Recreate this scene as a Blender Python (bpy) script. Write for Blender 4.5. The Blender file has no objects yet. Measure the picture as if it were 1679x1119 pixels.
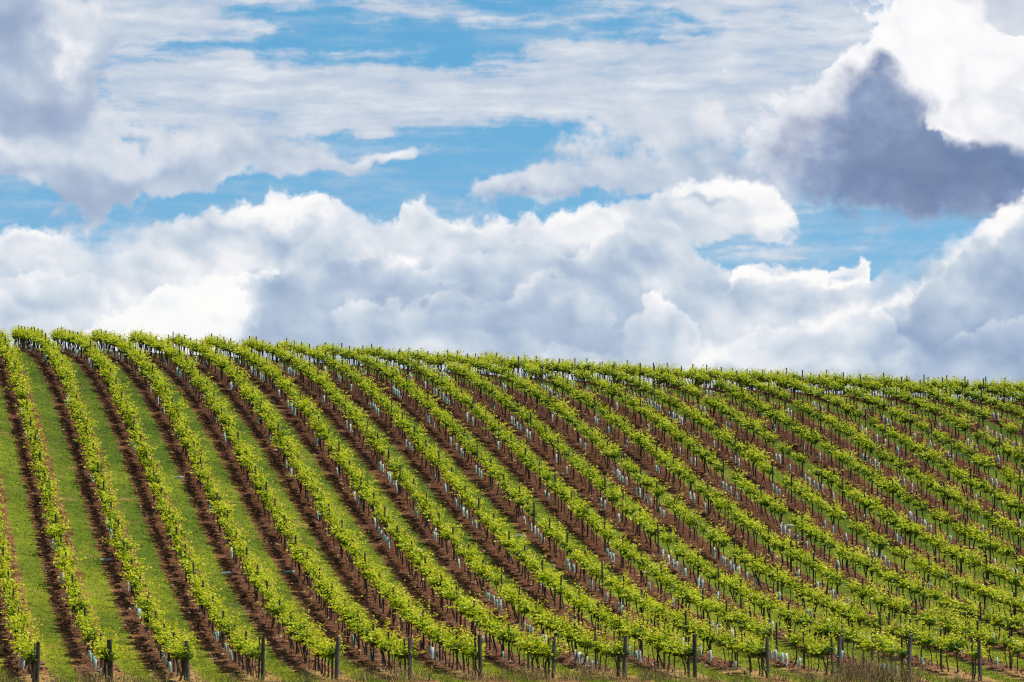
import bpy, math, random
import numpy as np

# The photograph: a long-lens view of a vineyard on a rounded hill.  Metres; the camera stands at the origin,
# looks along +Y and the near ends of the vine rows lie 200 m away on a straight headland.
F = 8000.0                     # focal length in photo pixels (photo 1679 wide)
D = 3.0 * F / 119.0            # distance of the row ends
SL = 1119.0 / F                # sideways slope of the rows in plan: they run away and to the left
Y_FAR = D / 0.52               # far ends of the rows
ROT = math.atan(SL)
SUN_EL, SUN_AZ = 58.0, 90.0    # azimuth clockwise from +Y
ROW_U = [58, 180, 306, 428, 549, 670, 786, 905, 1021, 1137, 1257, 1373, 1487, 1605]
def row_u(k):
    if k < 0: return 58 + 120.0 * k
    return ROW_U[k] if k < 14 else 1605 + 117.8 * (k - 13)
def row_x(k): return (row_u(k) - 839.5) * D / F            # at y = D

C = bpy.context.scene.collection
R0 = random.Random(5)
def mesh_from(me, co, faces, mats=None, smooth=False):
    co = np.asarray(co, np.float32); faces = np.asarray(faces, np.int32); n = faces.shape[1]
    me.vertices.add(len(co)); me.vertices.foreach_set('co', co.ravel())
    me.loops.add(faces.size); me.loops.foreach_set('vertex_index', faces.ravel())
    me.polygons.add(len(faces)); me.polygons.foreach_set('loop_start', np.arange(0, faces.size, n, dtype=np.int32))
    if mats is not None: me.polygons.foreach_set('material_index', np.asarray(mats, np.int32))
    me.polygons.foreach_set('use_smooth', np.full(len(faces), smooth, bool))
    me.update(calc_edges=True)
    return me
def new_obj(name, me, parent=None):
    o = bpy.data.objects.new(name, me); C.objects.link(o); o.parent = parent
    return o
def tag(o, label=None, cat=None, group=None, kind=None):
    if label: o['label'] = label
    if cat: o['category'] = cat
    if group: o['group'] = group
    if kind: o['kind'] = kind
    return o

# ------------------------------------------------ the lie of the land (a polynomial fitted to the rows seen in the photo)
TC = [5.952432939290045, 14.081904573749453, -0.5999631852773657, -4.096186253754604, 0.3933369639019847, -0.07673755670608136, -2.882964914863239, -0.6914776975403675, 5.864469258376648, -1.074558282850412, -4.616467610843392, 1.9448291495101035, -0.6126268983755218, -2.5607365528353383, 0.8707170371467612, -1.1189091171229437, 0.33729544431628106, 1.3892125542280225]
TE = [(i, j) for i in range(4) for j in range(6) if i + j <= 5]
def _poly(x, y):
    X = x / 40.0; Y = (y - 290.0) / 90.0
    return sum(c * X ** i * Y ** j for c, (i, j) in zip(TC, TE))
Y_C = D / 0.535
def ground_z(x, y):
    x = np.asarray(x, float); y = np.asarray(y, float)
    yy = np.clip(y, D - 8, Y_C); lim = yy * 0.105 * 1.12 + 2
    xx = np.clip(x, -lim, lim)
    z = _poly(xx, yy)
    s = (_poly(xx, yy) - _poly(xx, yy - 1.0))
    d = np.maximum(y - Y_C, 0)
    dd = np.minimum(d, 26.0)
    z = z + np.where(d > 0, s * dd - 0.0042 * dd * dd + (s - 0.0084 * 26) * np.minimum(d - dd, 160.0), 0)
    z = z - 0.02 * np.maximum(D - 8 - y, 0)
    return z
def project(x, y, z): return 839.5 + F * x / y, 950.0 - F * z / y
def build_camera():
    sc = bpy.context.scene
    cd = bpy.data.cameras.new('camera'); co = bpy.data.objects.new('camera', cd); C.objects.link(co)
    sc.camera = co
    co.location = (0, 0, 0); co.rotation_euler = (math.radians(90), 0, 0)
    cd.sensor_width = 36.0; cd.lens = 36.0 * F / 1679.0
    cd.shift_y = (950.0 - 559.5) / 1679.0
    cd.clip_start = 1.0; cd.clip_end = 6000.0
    sc.cycles.use_denoising = False; sc.cycles.filter_width = 1.2
    sc.view_settings.view_transform = 'Standard'; sc.view_settings.look = 'None'; sc.view_settings.exposure = 0
SUN = 5.0
SKY_VALUE = 1.36
# ------------------------------------------------ clouds (computed noise, no image files)
class Noise2:
    def __init__(self, seed):
        r = np.random.RandomState(seed); a = r.rand(256, 256) * 2 * np.pi
        self.gx, self.gy = np.cos(a).astype(np.float32), np.sin(a).astype(np.float32)
    def __call__(self, x, y):
        xi = np.floor(x); yi = np.floor(y); fx = (x - xi).astype(np.float32); fy = (y - yi).astype(np.float32)
        xi = xi.astype(np.int64) & 255; yi = yi.astype(np.int64) & 255; x1 = (xi + 1) & 255; y1 = (yi + 1) & 255
        sx = fx * fx * fx * (fx * (fx * 6 - 15) + 10); sy = fy * fy * fy * (fy * (fy * 6 - 15) + 10)
        g = lambda i, j, a, b: self.gx[i, j] * a + self.gy[i, j] * b
        n0 = g(xi, yi, fx, fy) * (1 - sx) + g(x1, yi, fx - 1, fy) * sx
        n1 = g(xi, y1, fx, fy - 1) * (1 - sx) + g(x1, y1, fx - 1, fy - 1) * sx
        return (n0 * (1 - sy) + n1 * sy) * 1.5

def fbm(x, y, octs=6, rough=0.5, seed=0, billow=False):
    n = Noise2(seed); a = 1.0; t = 0.0; s = 0.0
    for k in range(octs):
        v = n(x * 2 ** k + 17.3 * k, y * 2 ** k + 9.1 * k)
        s = s + a * (np.abs(v) if billow else v); t += a; a *= rough
    return s / t

def ss(x, a, b):
    t = np.clip((x - a) / (b - a), 0, 1); return t * t * (3 - 2 * t)

def lobes(x, y, items):
    s = np.zeros_like(x)
    for cx, cy, rx, ry, rot, amt in items:
        c, q = math.cos(math.radians(rot)), math.sin(math.radians(rot))
        dx, dy = x - cx, -(y - cy)                       # up is positive, rot turns anticlockwise
        e = ((dx * c + dy * q) / rx) ** 2 + ((-dx * q + dy * c) / ry) ** 2
        k = e < 9
        s[k] += amt * np.exp(-e[k])
    return s

def grade(t, stops):
    ps = [p for p, c in stops]
    return np.stack([np.interp(t, ps, [c[i] for p, c in stops]) for i in range(3)], -1)

def srgb(*c):
    c = np.array(c) / 255.0
    return tuple(np.where(c <= 0.04045, c / 12.92, ((c + 0.055) / 1.055) ** 2.4))

def light(H, step, lx=0.55, ly=0.8):
    """relief of a height field lit from the upper right; rows run downwards"""
    gy, gx = np.gradient(H, step)
    nz = 1.0 / np.sqrt(1 + gx * gx + gy * gy)
    return (-gx * lx + gy * ly) * nz

def blur(a, r):
    for ax in (0, 1):
        for _ in range(2):
            c = np.cumsum(np.pad(a, [(r + 1, r) if i == ax else (0, 0) for i in (0, 1)], mode='edge'), axis=ax)
            a = (c[2 * r + 1:] - c[:-2 * r - 1] if ax == 0 else c[:, 2 * r + 1:] - c[:, :-2 * r - 1]) / (2 * r + 1)
    return a

def cloud_field(x, y, step):
    """radiance (r, g, b) and cover of the clouds at direction (x, y), in hundredths of 1/80 radian"""
    X, Y = x / 100.0, y / 100.0
    wx = fbm(X * .9, Y * .9, 7, .52, 1); wy = fbm(X * .9 + 5, Y * .9 + 3, 7, .52, 2)
    vx = fbm(X * 2.6, Y * 2.6, 6, .55, 3); vy = fbm(X * 2.6 + 5, Y * 2.6 + 3, 6, .55, 4)
    f1 = fbm(X * 4.5, Y * 5.0, 6, .6, 5)
    n0 = fbm(X * 1.1, Y * 1.3, 8, .55, 6)
    bl = fbm(X * 1.9 + vx * .35, Y * 2.2 + vy * .35, 6, .52, 7, True)          # round puffs
    bs = fbm(X * 4.4 + vx * .4, Y * 4.9 + vy * .4, 5, .55, 8, True)
    puffs = bl * 1.0 + bs * .35
    b3 = fbm(X * 1.15 + wx * .35 + vx * .10, Y * 1.35 + wy * .35 + vy * .10, 4, .40, 9, True)
    rel = light(b3 * 62.0, step); rel = .6 * blur(rel, 4) + .4 * blur(rel, 1); pb = blur(b3, 2); pb = (pb - pb.mean()) / pb.std() * .12; rel = rel * .45 + pb * 1.6                                             # puff relief
    rel_s = light(fbm(X * .75 + vx * .06, Y * .95 + vy * .06, 5, .42, 10) * 60.0, step); rel_s = blur(rel_s, 4)   # soft relief
    wc = (x + wx * 48 + vx * 20, y + wy * 40 + vy * 18)                         # cauliflower edges
    wsoft = (x + wx * 80 + vx * 10, y + wy * 50 + vy * 8)
    wst = (x + wx * 130 + vx * 22, y + wy * 24 + vy * 7)
    col = np.zeros(x.shape + (3,), np.float32); al = np.zeros_like(x)
    def over(a, c):
        nonlocal col, al
        a = np.clip(a, 0, 1)
        na = a + al * (1 - a)
        col = np.where(na[..., None] > 1e-4, (c * a[..., None] + col * (al * (1 - a))[..., None]) / np.maximum(na, 1e-4)[..., None], c)
        al = na
    # 1 high streaked sheet
    st = fbm(X * .28 + wx * .5, Y * 1.5 + wy * .35, 8, .56, 11); st2 = fbm(X * .6 + vx * .2, Y * 4.2 + vy * .25, 6, .6, 12)
    cov = lobes(*wst, [(720, 160, 430, 52, 0, .62), (1050, 120, 360, 62, 3, .55), (320, 110, 230, 70, 0, .55), (1300, 70, 260, 90, 0, .7), (1000, 185, 260, 34, 0, .4),
        (900, 8, 500, 26, 0, .42), (250, 10, 200, 44, 0, .6), (330, 210, 220, 50, 0, .40), (480, 150, 300, 60, 0, .3), (1180, 200, 200, 50, 0, .3),
        (680, 62, 270, 17, 1, -.55), (880, 60, 130, 9, 2, -.3), (480, 30, 100, 13, 0, -.4), (640, 305, 330, 46, 0, -.85), (790, 240, 230, 30, 0, -.5), (560, 228, 60, 10, 0, -.2), (1160, 152, 100, 9, 0, -.42), (1150, 66, 50, 8, 0, -.4), (700, 106, 90, 8, 0, -.25), (1000, 170, 60, 6, 0, -.2),
        (60, 325, 130, 44, 0, -.9)])
    d = cov + st * .95 + st2 * .55
    a = np.maximum(ss(d, .02, .66) * .93, .30 * ss(st + st2 * .8, -.25, .55) + .16 * ss(y, 150, 420))
    t = .5 + st2 * .55 + n0 * .35 + (d - .5) * .25
    over(a, grade(t, [(.15, srgb(172, 194, 222)), (.45, srgb(197, 208, 224)), (.7, srgb(212, 219, 230)), (1., srgb(232, 235, 240))]))
    # 2 soft cumulus, upper left, middle left, right of centre
    sh = lobes(*wsoft, [(-40, 60, 150, 190, 0, 1.0), (60, 150, 90, 120, 0, .9), (100, 60, 60, 80, 0, .5), (20, 250, 110, 36, 0, .6), (150, 250, 60, 50, 0, .5),
        (330, 255, 180, 52, 4, .75), (190, 300, 90, 50, 25, .65), (430, 255, 130, 30, 0, .35), (620, 262, 150, 13, 2, .55), (860, 305, 120, 24, 9, .75), (960, 290, 60, 22, 0, .3),
        (1120, 240, 190, 70, 0, .60), (1040, 290, 120, 26, 5, .35), (150, 350, 70, 60, 0, .55), (50, 345, 60, 12, 0, .3), (300, 300, 90, 22, 0, .4), (930, 240, 60, 20, 0, .22), (45, 330, 80, 26, 0, -.75), (440, 322, 190, 20, 4, -.6), (700, 310, 60, 20, 0, -.3), (1250, 300, 90, 50, 0, .5)])
    d = sh + n0 * .55 + f1 * .22 + (bl - .3) * .3
    a = ss(d, .18, .62) * .95
    L = lobes(*wc, [(100, 60, 20, 40, 25, .30), (112, 110, 16, 32, -25, .34), (125, 20, 34, 24, 0, .28), (310, 235, 120, 34, 10, .26), (10, 235, 50, 20, 0, .30), (0, 120, 30, 50, 0, .12), (40, 60, 55, 60, 0, -.24), (80, 190, 60, 60, 0, -.22), (10, 100, 50, 110, 0, -.22), (60, 20, 50, 40, 0, -.12), (150, 150, 26, 60, -30, -.18),
        (30, 190, 60, 30, 0, -.1), (240, 305, 110, 30, 12, -.16), (420, 275, 120, 20, 0, -.10), (860, 322, 120, 12, 8, -.22), (850, 292, 90, 12, 12, .18), (1090, 215, 110, 30, 0, .10), (1180, 270, 120, 40, 0, -.06), (130, 330, 60, 40, 0, -.18), (170, 225, 40, 40, 0, .12), (620, 256, 100, 9, 2, .2), (1260, 290, 60, 40, 0, -.15), (20, 285, 70, 14, 0, -.2)])
    t = .49 + L + rel * .16 + rel_s * .20 + f1 * .05 + n0 * .18
    over(a, grade(t, [(0., srgb(154, 170, 200)), (.3, srgb(178, 192, 214)), (.5, srgb(202, 212, 226)), (.75, srgb(230, 232, 238)), (1., srgb(252, 252, 253))]))
    # 3 big cumulus, upper right: white crown over a slate base
    sh = lobes(*wc, [(1560, 60, 130, 90, 0, 1.3), (1690, 150, 150, 130, 0, 1.4), (1470, 125, 80, 56, 30, .9), (1350, 175, 80, 40, 25, .75), (1420, 160, 80, 60, 0, .6),
        (1460, 265, 150, 80, 0, 1.2), (1620, 300, 185, 60, 0, 1.25), (1310, 275, 60, 60, 0, .45), (1270, 195, 90, 44, 10, .35), (1640, 20, 120, 60, 0, .8), (1800, 150, 200, 200, 0, 1.0)])
    d = sh + (puffs - .42) * .75 + f1 * .14
    a = ss(d, .26, .56)
    soft = np.clip(1 - np.abs(x - 1290) / 120, 0, 1) * np.clip((y - 110) / 80, 0, 1)
    a = a * (1 - soft) + ss(d, .10, .85) * soft
    lowered = ss(y + vy * 20, 310, 350); a = a * (1 - lowered) + ss(d, .12, 1.05) * lowered
    ex = wx * 78 + vx * 11 + (puffs - .42) * 24; ey = wy * 60 + vy * 11 + (puffs - .42) * 22
    lump = (blur(b3, 7) - .33) * 130; ex = ex + lump; ey = ey + np.roll(lump, 60, 1) * .6
    xr = np.interp(y + ey, [50, 66, 84, 104, 140, 189, 215, 300], [1380, 1424, 1480, 1520, 1548, 1562, 1566, 1572])
    yr = np.interp(x - ex, [1500, 1555, 1575, 1600, 1640, 1679, 1800], [150, 195, 222, 234, 230, 241, 250])
    xl = np.interp(y, [60, 86, 130, 200, 260, 300, 350], [1440, 1418, 1362, 1290, 1250, 1240, 1260])
    yb = np.interp(x, [1250, 1300, 1354, 1468, 1582, 1679, 1800], [310, 335, 346, 352, 358, 335, 320])
    wid = np.interp(y, [80, 200, 300], [45, 85, 120])
    kd = np.maximum(ss(xr + ex - x, -12, np.interp(y, [80, 140, 200, 230], [95, 100, 55, 24])), ss(x - ex, 1490, 1540) * ss(y + ey * .30 - yr, -4, 18))
    kd = kd * ss((x + ex - xl) / wid, -.35, .9) * (1 - ss(y + ey * .5, yb - 12, yb + 40) * .5)
    corner = ss(x + ex * .35 - np.interp(y + ey * .3, [-60, 0, 38, 58, 72], [1585, 1594, 1606, 1640, 1790]), -5, 12)
    t = .74 - .36 * corner - .16 * ss(y + ey * .5, 95, 200) * ss(x, 1520, 1620) + rel * .26 + f1 * .05 + rel_s * .14 + n0 * .1 + lobes(*wc, [(1330, 195, 80, 40, 20, -.12), (1560, 60, 70, 60, 0, .14), (1290, 210, 60, 50, 0, -.22), (1420, 110, 50, 24, 40, .08), (1600, 222, 70, 14, 0, .10)])
    cw = grade(t, [(.2, srgb(196, 204, 220)), (.5, srgb(222, 226, 235)), (.74, srgb(249, 249, 251)), (1., srgb(255, 255, 255))])
    cd = grade(.5 + n0 * .75 + pb * .25 + f1 * .05 + rel_s * .12 + rel * .08 + lobes(x, y, [(1300, 280, 60, 60, 0, .3), (1490, 130, 60, 60, 0, .26), (1530, 180, 40, 30, 0, .2), (1400, 215, 60, 50, 0, .22), (1480, 300, 60, 40, 0, .10), (1590, 285, 130, 40, 0, -.22), (1440, 260, 60, 40, 0, -.05)]), [(.2, srgb(96, 120, 162)), (.5, srgb(113, 135, 175)), (.8, srgb(140, 160, 194)), (1., srgb(176, 188, 212))])
    k = (np.clip(kd, 0, 1) * (.94 + .1 * n0))[..., None]
    over(a, cw * (1 - k) + cd * k)
    # 4 low bank along the hill
    top = np.interp(x, [-300, -60, 30, 70, 130, 165, 200, 225, 300, 370, 440, 470, 520, 570, 630, 652, 662, 700, 714, 730, 800, 850, 900, 940, 1010, 1070, 1105, 1150, 1200, 1240, 1275, 1300, 1320, 1345, 1420, 1480, 1500, 1530, 1600, 1640, 1679, 1720, 2100],
                       [410, 395, 366, 368, 385, 400, 385, 368, 352, 338, 316, 305, 308, 328, 352, 345, 322, 320, 334, 350, 344, 350, 345, 330, 326, 308, 290, 280, 276, 286, 305, 330, 372, 430, 447, 440, 432, 412, 366, 338, 312, 300, 310])
    dep = (y + vy * 15 + wy * 14 - top) / 100.0 + (puffs - .46) * .30 + f1 * .04
    hole = lobes(x + wx * 30 + vx * 16, y + wy * 24 + vy * 12, [(1195, 412, 46, 20, 0, 1.1), (1250, 425, 60, 20, 0, .9), (1345, 385, 50, 46, 0, 1.1), (1400, 375, 64, 64, 0, 1.2), (1455, 392, 50, 42, 0, 1.0), (1300, 432, 90, 8, 0, .6), (1400, 425, 80, 14, 0, .5)])
    hz = ss(hole + f1 * .14 + n0 * .16 - (puffs - .42) * .9, .26, .80)
    a = ss(dep, .0, .17) * (1 - hz)
    right = ss(x, 1380, 1500) * (1 - ss(x, 1560, 1640)); a = a * (1 - right) + ss(dep, -.1, .45) * (1 - hz) * right
    mist = ss(x, 100, 130) * (1 - ss(x, 215, 250)); a = a * (1 - mist) + ss(dep, -.2, .5) * (1 - hz) * mist
    # bright shoulders and grey hollows of the bank
    L = lobes(*wc, [(500, 335, 90, 30, -6, .34), (430, 350, 60, 24, 10, .2), (620, 438, 34, 22, 20, .42), (655, 425, 34, 14, 15, .36), (686, 330, 30, 13, 0, .4), (330, 480, 90, 50, 15, .34), (230, 510, 130, 34, 0, .26), (60, 385, 90, 22, -5, .16), (370, 520, 40, 50, 0, .28),
        (70, 440, 90, 30, 0, .12), (440, 436, 36, 12, 15, .30), (890, 460, 32, 14, 8, .40), (1000, 370, 120, 26, 20, .20), (1180, 300, 90, 24, 0, .34), (1260, 330, 40, 40, 0, .26), (1150, 350, 60, 30, 0, .12), (1240, 370, 60, 20, 0, .22), (1085, 500, 36, 28, 0, .40), (1060, 480, 20, 12, 0, .2), (1240, 545, 110, 34, 12, .26),
        (1410, 502, 44, 18, 12, .40), (1360, 520, 50, 16, 20, .25), (1165, 575, 26, 20, 0, .40), (575, 490, 18, 28, 0, .30), (690, 575, 80, 16, 0, .18), (230, 550, 170, 14, 0, .20), (1330, 596, 160, 12, 0, .16), (850, 365, 90, 18, 0, .2), (740, 365, 60, 14, 0, .16), (940, 350, 50, 14, 10, .2),
        (1530, 450, 60, 9, 38, .34), (1600, 400, 50, 12, 42, .36), (1650, 365, 40, 16, 50, .30), (1470, 492, 40, 9, 30, .24), (1560, 520, 60, 14, 25, .14), (1670, 420, 30, 20, 0, .15),
        (1230, 444, 34, 8, 0, .40), (1330, 456, 70, 9, 0, .38), (1405, 450, 34, 8, 5, .40), (1280, 300, 20, 20, 0, .1), (1315, 400, 16, 18, 0, .3), (1000, 410, 60, 16, 10, .1),
        (470, 475, 56, 36, -20, -.34), (430, 500, 26, 40, 0, -.24), (560, 425, 60, 24, 0, -.16), (530, 520, 60, 26, 0, -.16), (720, 455, 50, 36, 0, -.18), (800, 440, 70, 32, 0, -.14), (970, 440, 100, 34, 5, -.30), (1050, 430, 60, 34, 0, -.22), (930, 520, 130, 40, 0, -.16), (780, 530, 120, 34, 0, -.18), (640, 500, 60, 30, 0, -.12),
        (190, 398, 26, 22, 0, -.36), (110, 490, 80, 22, 0, -.14), (380, 388, 110, 16, 5, -.16), (500, 390, 60, 12, 0, -.1), (1160, 322, 46, 8, 0, -.30), (1080, 350, 60, 20, 20, -.1), (1590, 560, 150, 50, 0, -.20), (1640, 470, 60, 40, 40, -.26), (1470, 450, 50, 26, 45, -.20), (1560, 400, 60, 20, 40, -.18), (1500, 540, 60, 16, 20, -.12),
        (1150, 470, 80, 20, 0, -.10), (1300, 485, 80, 14, 0, -.12), (440, 545, 50, 34, 0, -.18), (1000, 560, 90, 30, 0, -.14), (560, 555, 50, 34, 0, -.12), (1460, 565, 50, 30, 20, -.12), (30, 520, 80, 30, 0, -.12), (300, 420, 60, 14, 0, -.1), (1100, 560, 30, 40, 0, -.1), (850, 500, 50, 30, 0, -.06)])
    L = L - .10 * ss(y, 440, 560) * ss(x, 850, 1250) - .05 * ss(y, 470, 560) * ss(x, 500, 800)
    rim = np.exp(-np.clip(dep, 0, 9) * 6.0) * .15 + np.exp(-np.clip(dep, 0, 9) * 2.2) * .14
    low = ss(y, 420, 560)
    t = .49 + L + rim * (1 - .5 * right) + rel * (.26 - .16 * low) + rel_s * .22 + f1 * .045 + n0 * .22
    over(a, grade(t, [(0., srgb(152, 172, 202)), (.28, srgb(180, 197, 218)), (.48, srgb(206, 217, 229)), (.66, srgb(228, 232, 239)), (.85, srgb(248, 248, 249)), (1.05, srgb(255, 254, 252))]))
    # 5 nearer heaps inside the bank, each with its own crisp, lit top
    def heap(pts, seed, body, rim, fall, amp=.26, edge=.12, fade=None, lo=0., grey=1.0, ext=None):
        nonlocal col, al
        pf = np.roll(puffs, (37 * seed, 91 * seed), (0, 1)); wv = np.roll(vy, (53 * seed, 29 * seed), (0, 1))
        rl = np.roll(rel, (37 * seed, 91 * seed), (0, 1))
        px_ = [p[0] for p in pts]; w2 = np.roll(wx, (71 * seed, 43 * seed), (0, 1)); w3 = np.roll(wy, (23 * seed, 67 * seed), (0, 1))
        tp = np.interp(x + w2 * 55 + vx * 16, px_, [p[1] for p in pts])
        dp = (y + w3 * 34 + wv * 15 - tp) / 100.0 + (pf - .46) * amp * 1.25
        a = ss(dp, 0, edge + np.clip(ss(y, 470, 600), 0, 1) * .05)
        xe = x + w2 * 70 + wv * 20; a = a * ss(xe, px_[0], px_[0] + (ext or 40)) * (1 - ss(xe, px_[-1] - (ext or 40), px_[-1]))
        if fade: a = a * (1 - ss(dp, *fade))
        dpc = np.clip(dp, 0, 9)
        t = body + rim * np.exp(-dpc * fall) + L * .6 + rl * .20 + rel_s * .12 + n0 * .22 - .05 * ss(dpc, .2, 1.2)
        over(a, grade(t, [(0., srgb(152, 172, 202)), (.28, srgb(180, 197, 218)), (.48, srgb(206, 217, 229)), (.66, srgb(230, 234, 241)), (.85, srgb(249, 250, 250)), (1.05, srgb(255, 254, 252))]))
    heap([(-300, 470), (-20, 455), (40, 432), (90, 428), (140, 450), (200, 500), (240, 560)], 1, .54, .18, 6.0, ext=70)
    heap([(90, 590), (150, 525), (230, 490), (300, 468), (350, 446), (400, 436), (450, 440), (520, 500)], 2, .66, .20, 3.5)
    heap([(640, 470), (700, 432), (770, 410), (850, 396), (930, 400), (1010, 372), (1080, 356), (1130, 390), (1150, 440)], 3, .46, .26, 7.0, ext=60)
    heap([(385, 640), (400, 490), (422, 452), (455, 432), (500, 428), (545, 416), (585, 422), (610, 408), (650, 402), (684, 416), (715, 444), (760, 452), (800, 470)], 4, .34, .30, 9.0)
    heap([(540, 560), (556, 500), (580, 482), (615, 486), (650, 500), (700, 494), (760, 474), (820, 470), (858, 452), (892, 446), (925, 458), (960, 480), (1010, 510), (1040, 560)], 5, .42, .30, 8.0)
    heap([(1020, 600), (1036, 500), (1062, 480), (1090, 482), (1116, 500), (1140, 540), (1160, 600)], 6, .62, .22, 5.0)
    heap([(1165, 462), (1195, 440), (1222, 437), (1250, 449), (1288, 447), (1312, 441), (1334, 441), (1352, 450), (1388, 438), (1418, 440), (1440, 458)], 7, .66, .3, 9.0, amp=.09, edge=.06, fade=(.12, .36), ext=12)
    heap([(1400, 600), (1440, 540), (1475, 508), (1502, 484), (1524, 452), (1560, 428), (1588, 402), (1612, 388), (1640, 360), (1690, 338), (1760, 330), (1950, 330)], 8, .34, .38, 9.0)
    heap([(1100, 620), (1140, 568), (1170, 556), (1215, 552), (1262, 530), (1330, 508), (1378, 490), (1420, 484), (1452, 498), (1480, 540), (1500, 600)], 9, .54, .30, 5.0)
    heap([(1500, 590), (1560, 545), (1620, 520), (1700, 500), (1900, 490)], 10, .36, .22, 6.0, ext=80)
    heap([(640, 640), (700, 590), (800, 575), (900, 560), (1000, 572), (1100, 590), (1200, 640)], 11, .46, .12, 5.0, ext=100)
    return col, al

def make_clouds(step=1.75, build=True):
    us = np.arange(-420, 2100, step); vs = np.arange(-260, 730, step)
    x, y = np.meshgrid(us, vs)
    col, al = cloud_field(x, y, step)
    fade = ss(x, -420, -260) * (1 - ss(x, 1940, 2090)) * ss(y, -258, -120)
    al = al * fade
    if not build: return us, vs, col, al
    R = 2600.0
    az = (x - 839.5) / 8000.0; el = np.arctan((950.0 - y) / 8000.0)
    co = np.stack([R * np.sin(az) * np.cos(el), R * np.cos(az) * np.cos(el), R * np.sin(el)], -1).reshape(-1, 3)
    h, w = x.shape
    i = np.arange(h * w).reshape(h, w)
    q = np.stack([i[1:, :-1], i[1:, 1:], i[:-1, 1:], i[:-1, :-1]], -1).reshape(-1, 4)
    me = bpy.data.meshes.new('sky'); mesh_from(me, co, q)
    at = me.attributes.new('cloud', 'FLOAT_COLOR', 'POINT')
    at.data.foreach_set('color', np.concatenate([col.reshape(-1, 3), al.reshape(-1, 1)], 1).astype(np.float32).ravel())
    mt = bpy.data.materials.new('sky_clouds'); mt.use_nodes = True; nt = mt.node_tree; nt.nodes.clear()
    A = nt.nodes.new('ShaderNodeAttribute'); A.attribute_name = 'cloud'
    E = nt.nodes.new('ShaderNodeEmission'); T = nt.nodes.new('ShaderNodeBsdfTransparent'); X = nt.nodes.new('ShaderNodeMixShader'); O = nt.nodes.new('ShaderNodeOutputMaterial')
    nt.links.new(A.outputs['Color'], E.inputs[0]); nt.links.new(A.outputs['Alpha'], X.inputs[0]); nt.links.new(T.outputs[0], X.inputs[1]); nt.links.new(E.outputs[0], X.inputs[2]); nt.links.new(X.outputs[0], O.inputs[0])
    mt.cycles.emission_sampling = 'NONE'
    me.materials.append(mt)
    o = bpy.data.objects.new('sky', me); bpy.context.scene.collection.objects.link(o)
    o['kind'] = 'structure'; o['label'] = 'blue sky with streaked high cloud and bright cumulus banks'
    return o
# ------------------------------------------------ materials
class NT:
    def __init__(self, name):
        self.m = bpy.data.materials.new(name); self.m.use_nodes = True; self.t = self.m.node_tree; self.t.nodes.clear()
        self.out = self.n('ShaderNodeOutputMaterial')
    def n(self, k, **kw):
        n = self.t.nodes.new(k)
        for a, b in kw.items(): setattr(n, a, b)
        return n
    def put(self, i, v):
        if hasattr(v, 'links'): self.t.links.new(v, i)
        elif isinstance(v, tuple) and len(v) == 3 and i.type == 'RGBA': i.default_value = (*v, 1)
        else: i.default_value = v
    def math(self, op, a, b=None, c=None, clamp=False):
        n = self.n('ShaderNodeMath', operation=op, use_clamp=clamp); self.put(n.inputs[0], a)
        if b is not None: self.put(n.inputs[1], b)
        if c is not None: self.put(n.inputs[2], c)
        return n.outputs[0]
    def noise(self, vec, scale, detail=4.0, rough=0.55):
        n = self.n('ShaderNodeTexNoise'); self.put(n.inputs['Vector'], vec)
        n.inputs['Scale'].default_value = scale; n.inputs['Detail'].default_value = detail; n.inputs['Roughness'].default_value = rough
        return n.outputs['Fac']
    def step(self, x, lo, hi):
        n = self.n('ShaderNodeMapRange', interpolation_type='SMOOTHSTEP')
        self.put(n.inputs[0], x); self.put(n.inputs[1], lo); self.put(n.inputs[2], hi); return n.outputs[0]
    def mix(self, f, a, b):
        n = self.n('ShaderNodeMix', data_type='RGBA'); self.put(n.inputs[0], f); self.put(n.inputs[6], a); self.put(n.inputs[7], b); return n.outputs[2]
    def ramp(self, x, stops):
        n = self.n('ShaderNodeValToRGB'); cr = n.color_ramp
        while len(cr.elements) < len(stops): cr.elements.new(0.5)
        for e, (p, c) in zip(cr.elements, stops): e.position = p; e.color = (*c, 1)
        self.put(n.inputs[0], x); return n.outputs[0]
    def attr(self, name, out='Fac'): return self.n('ShaderNodeAttribute', attribute_name=name).outputs[out]
    def bsdf(self, col, rough=0.8, spec=0.3, normal=None):
        b = self.n('ShaderNodeBsdfPrincipled'); self.put(b.inputs['Base Color'], col); self.put(b.inputs['Roughness'], rough)
        b.inputs['Specular IOR Level'].default_value = spec
        if normal is not None: self.put(b.inputs['Normal'], normal)
        return b.outputs[0]
    def bump(self, h, strength, dist):
        n = self.n('ShaderNodeBump'); n.inputs['Strength'].default_value = strength; n.inputs['Distance'].default_value = dist
        self.put(n.inputs['Height'], h); return n.outputs[0]
    def done(self, shader):
        self.t.links.new(shader, self.out.inputs[0]); return self.m

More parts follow.
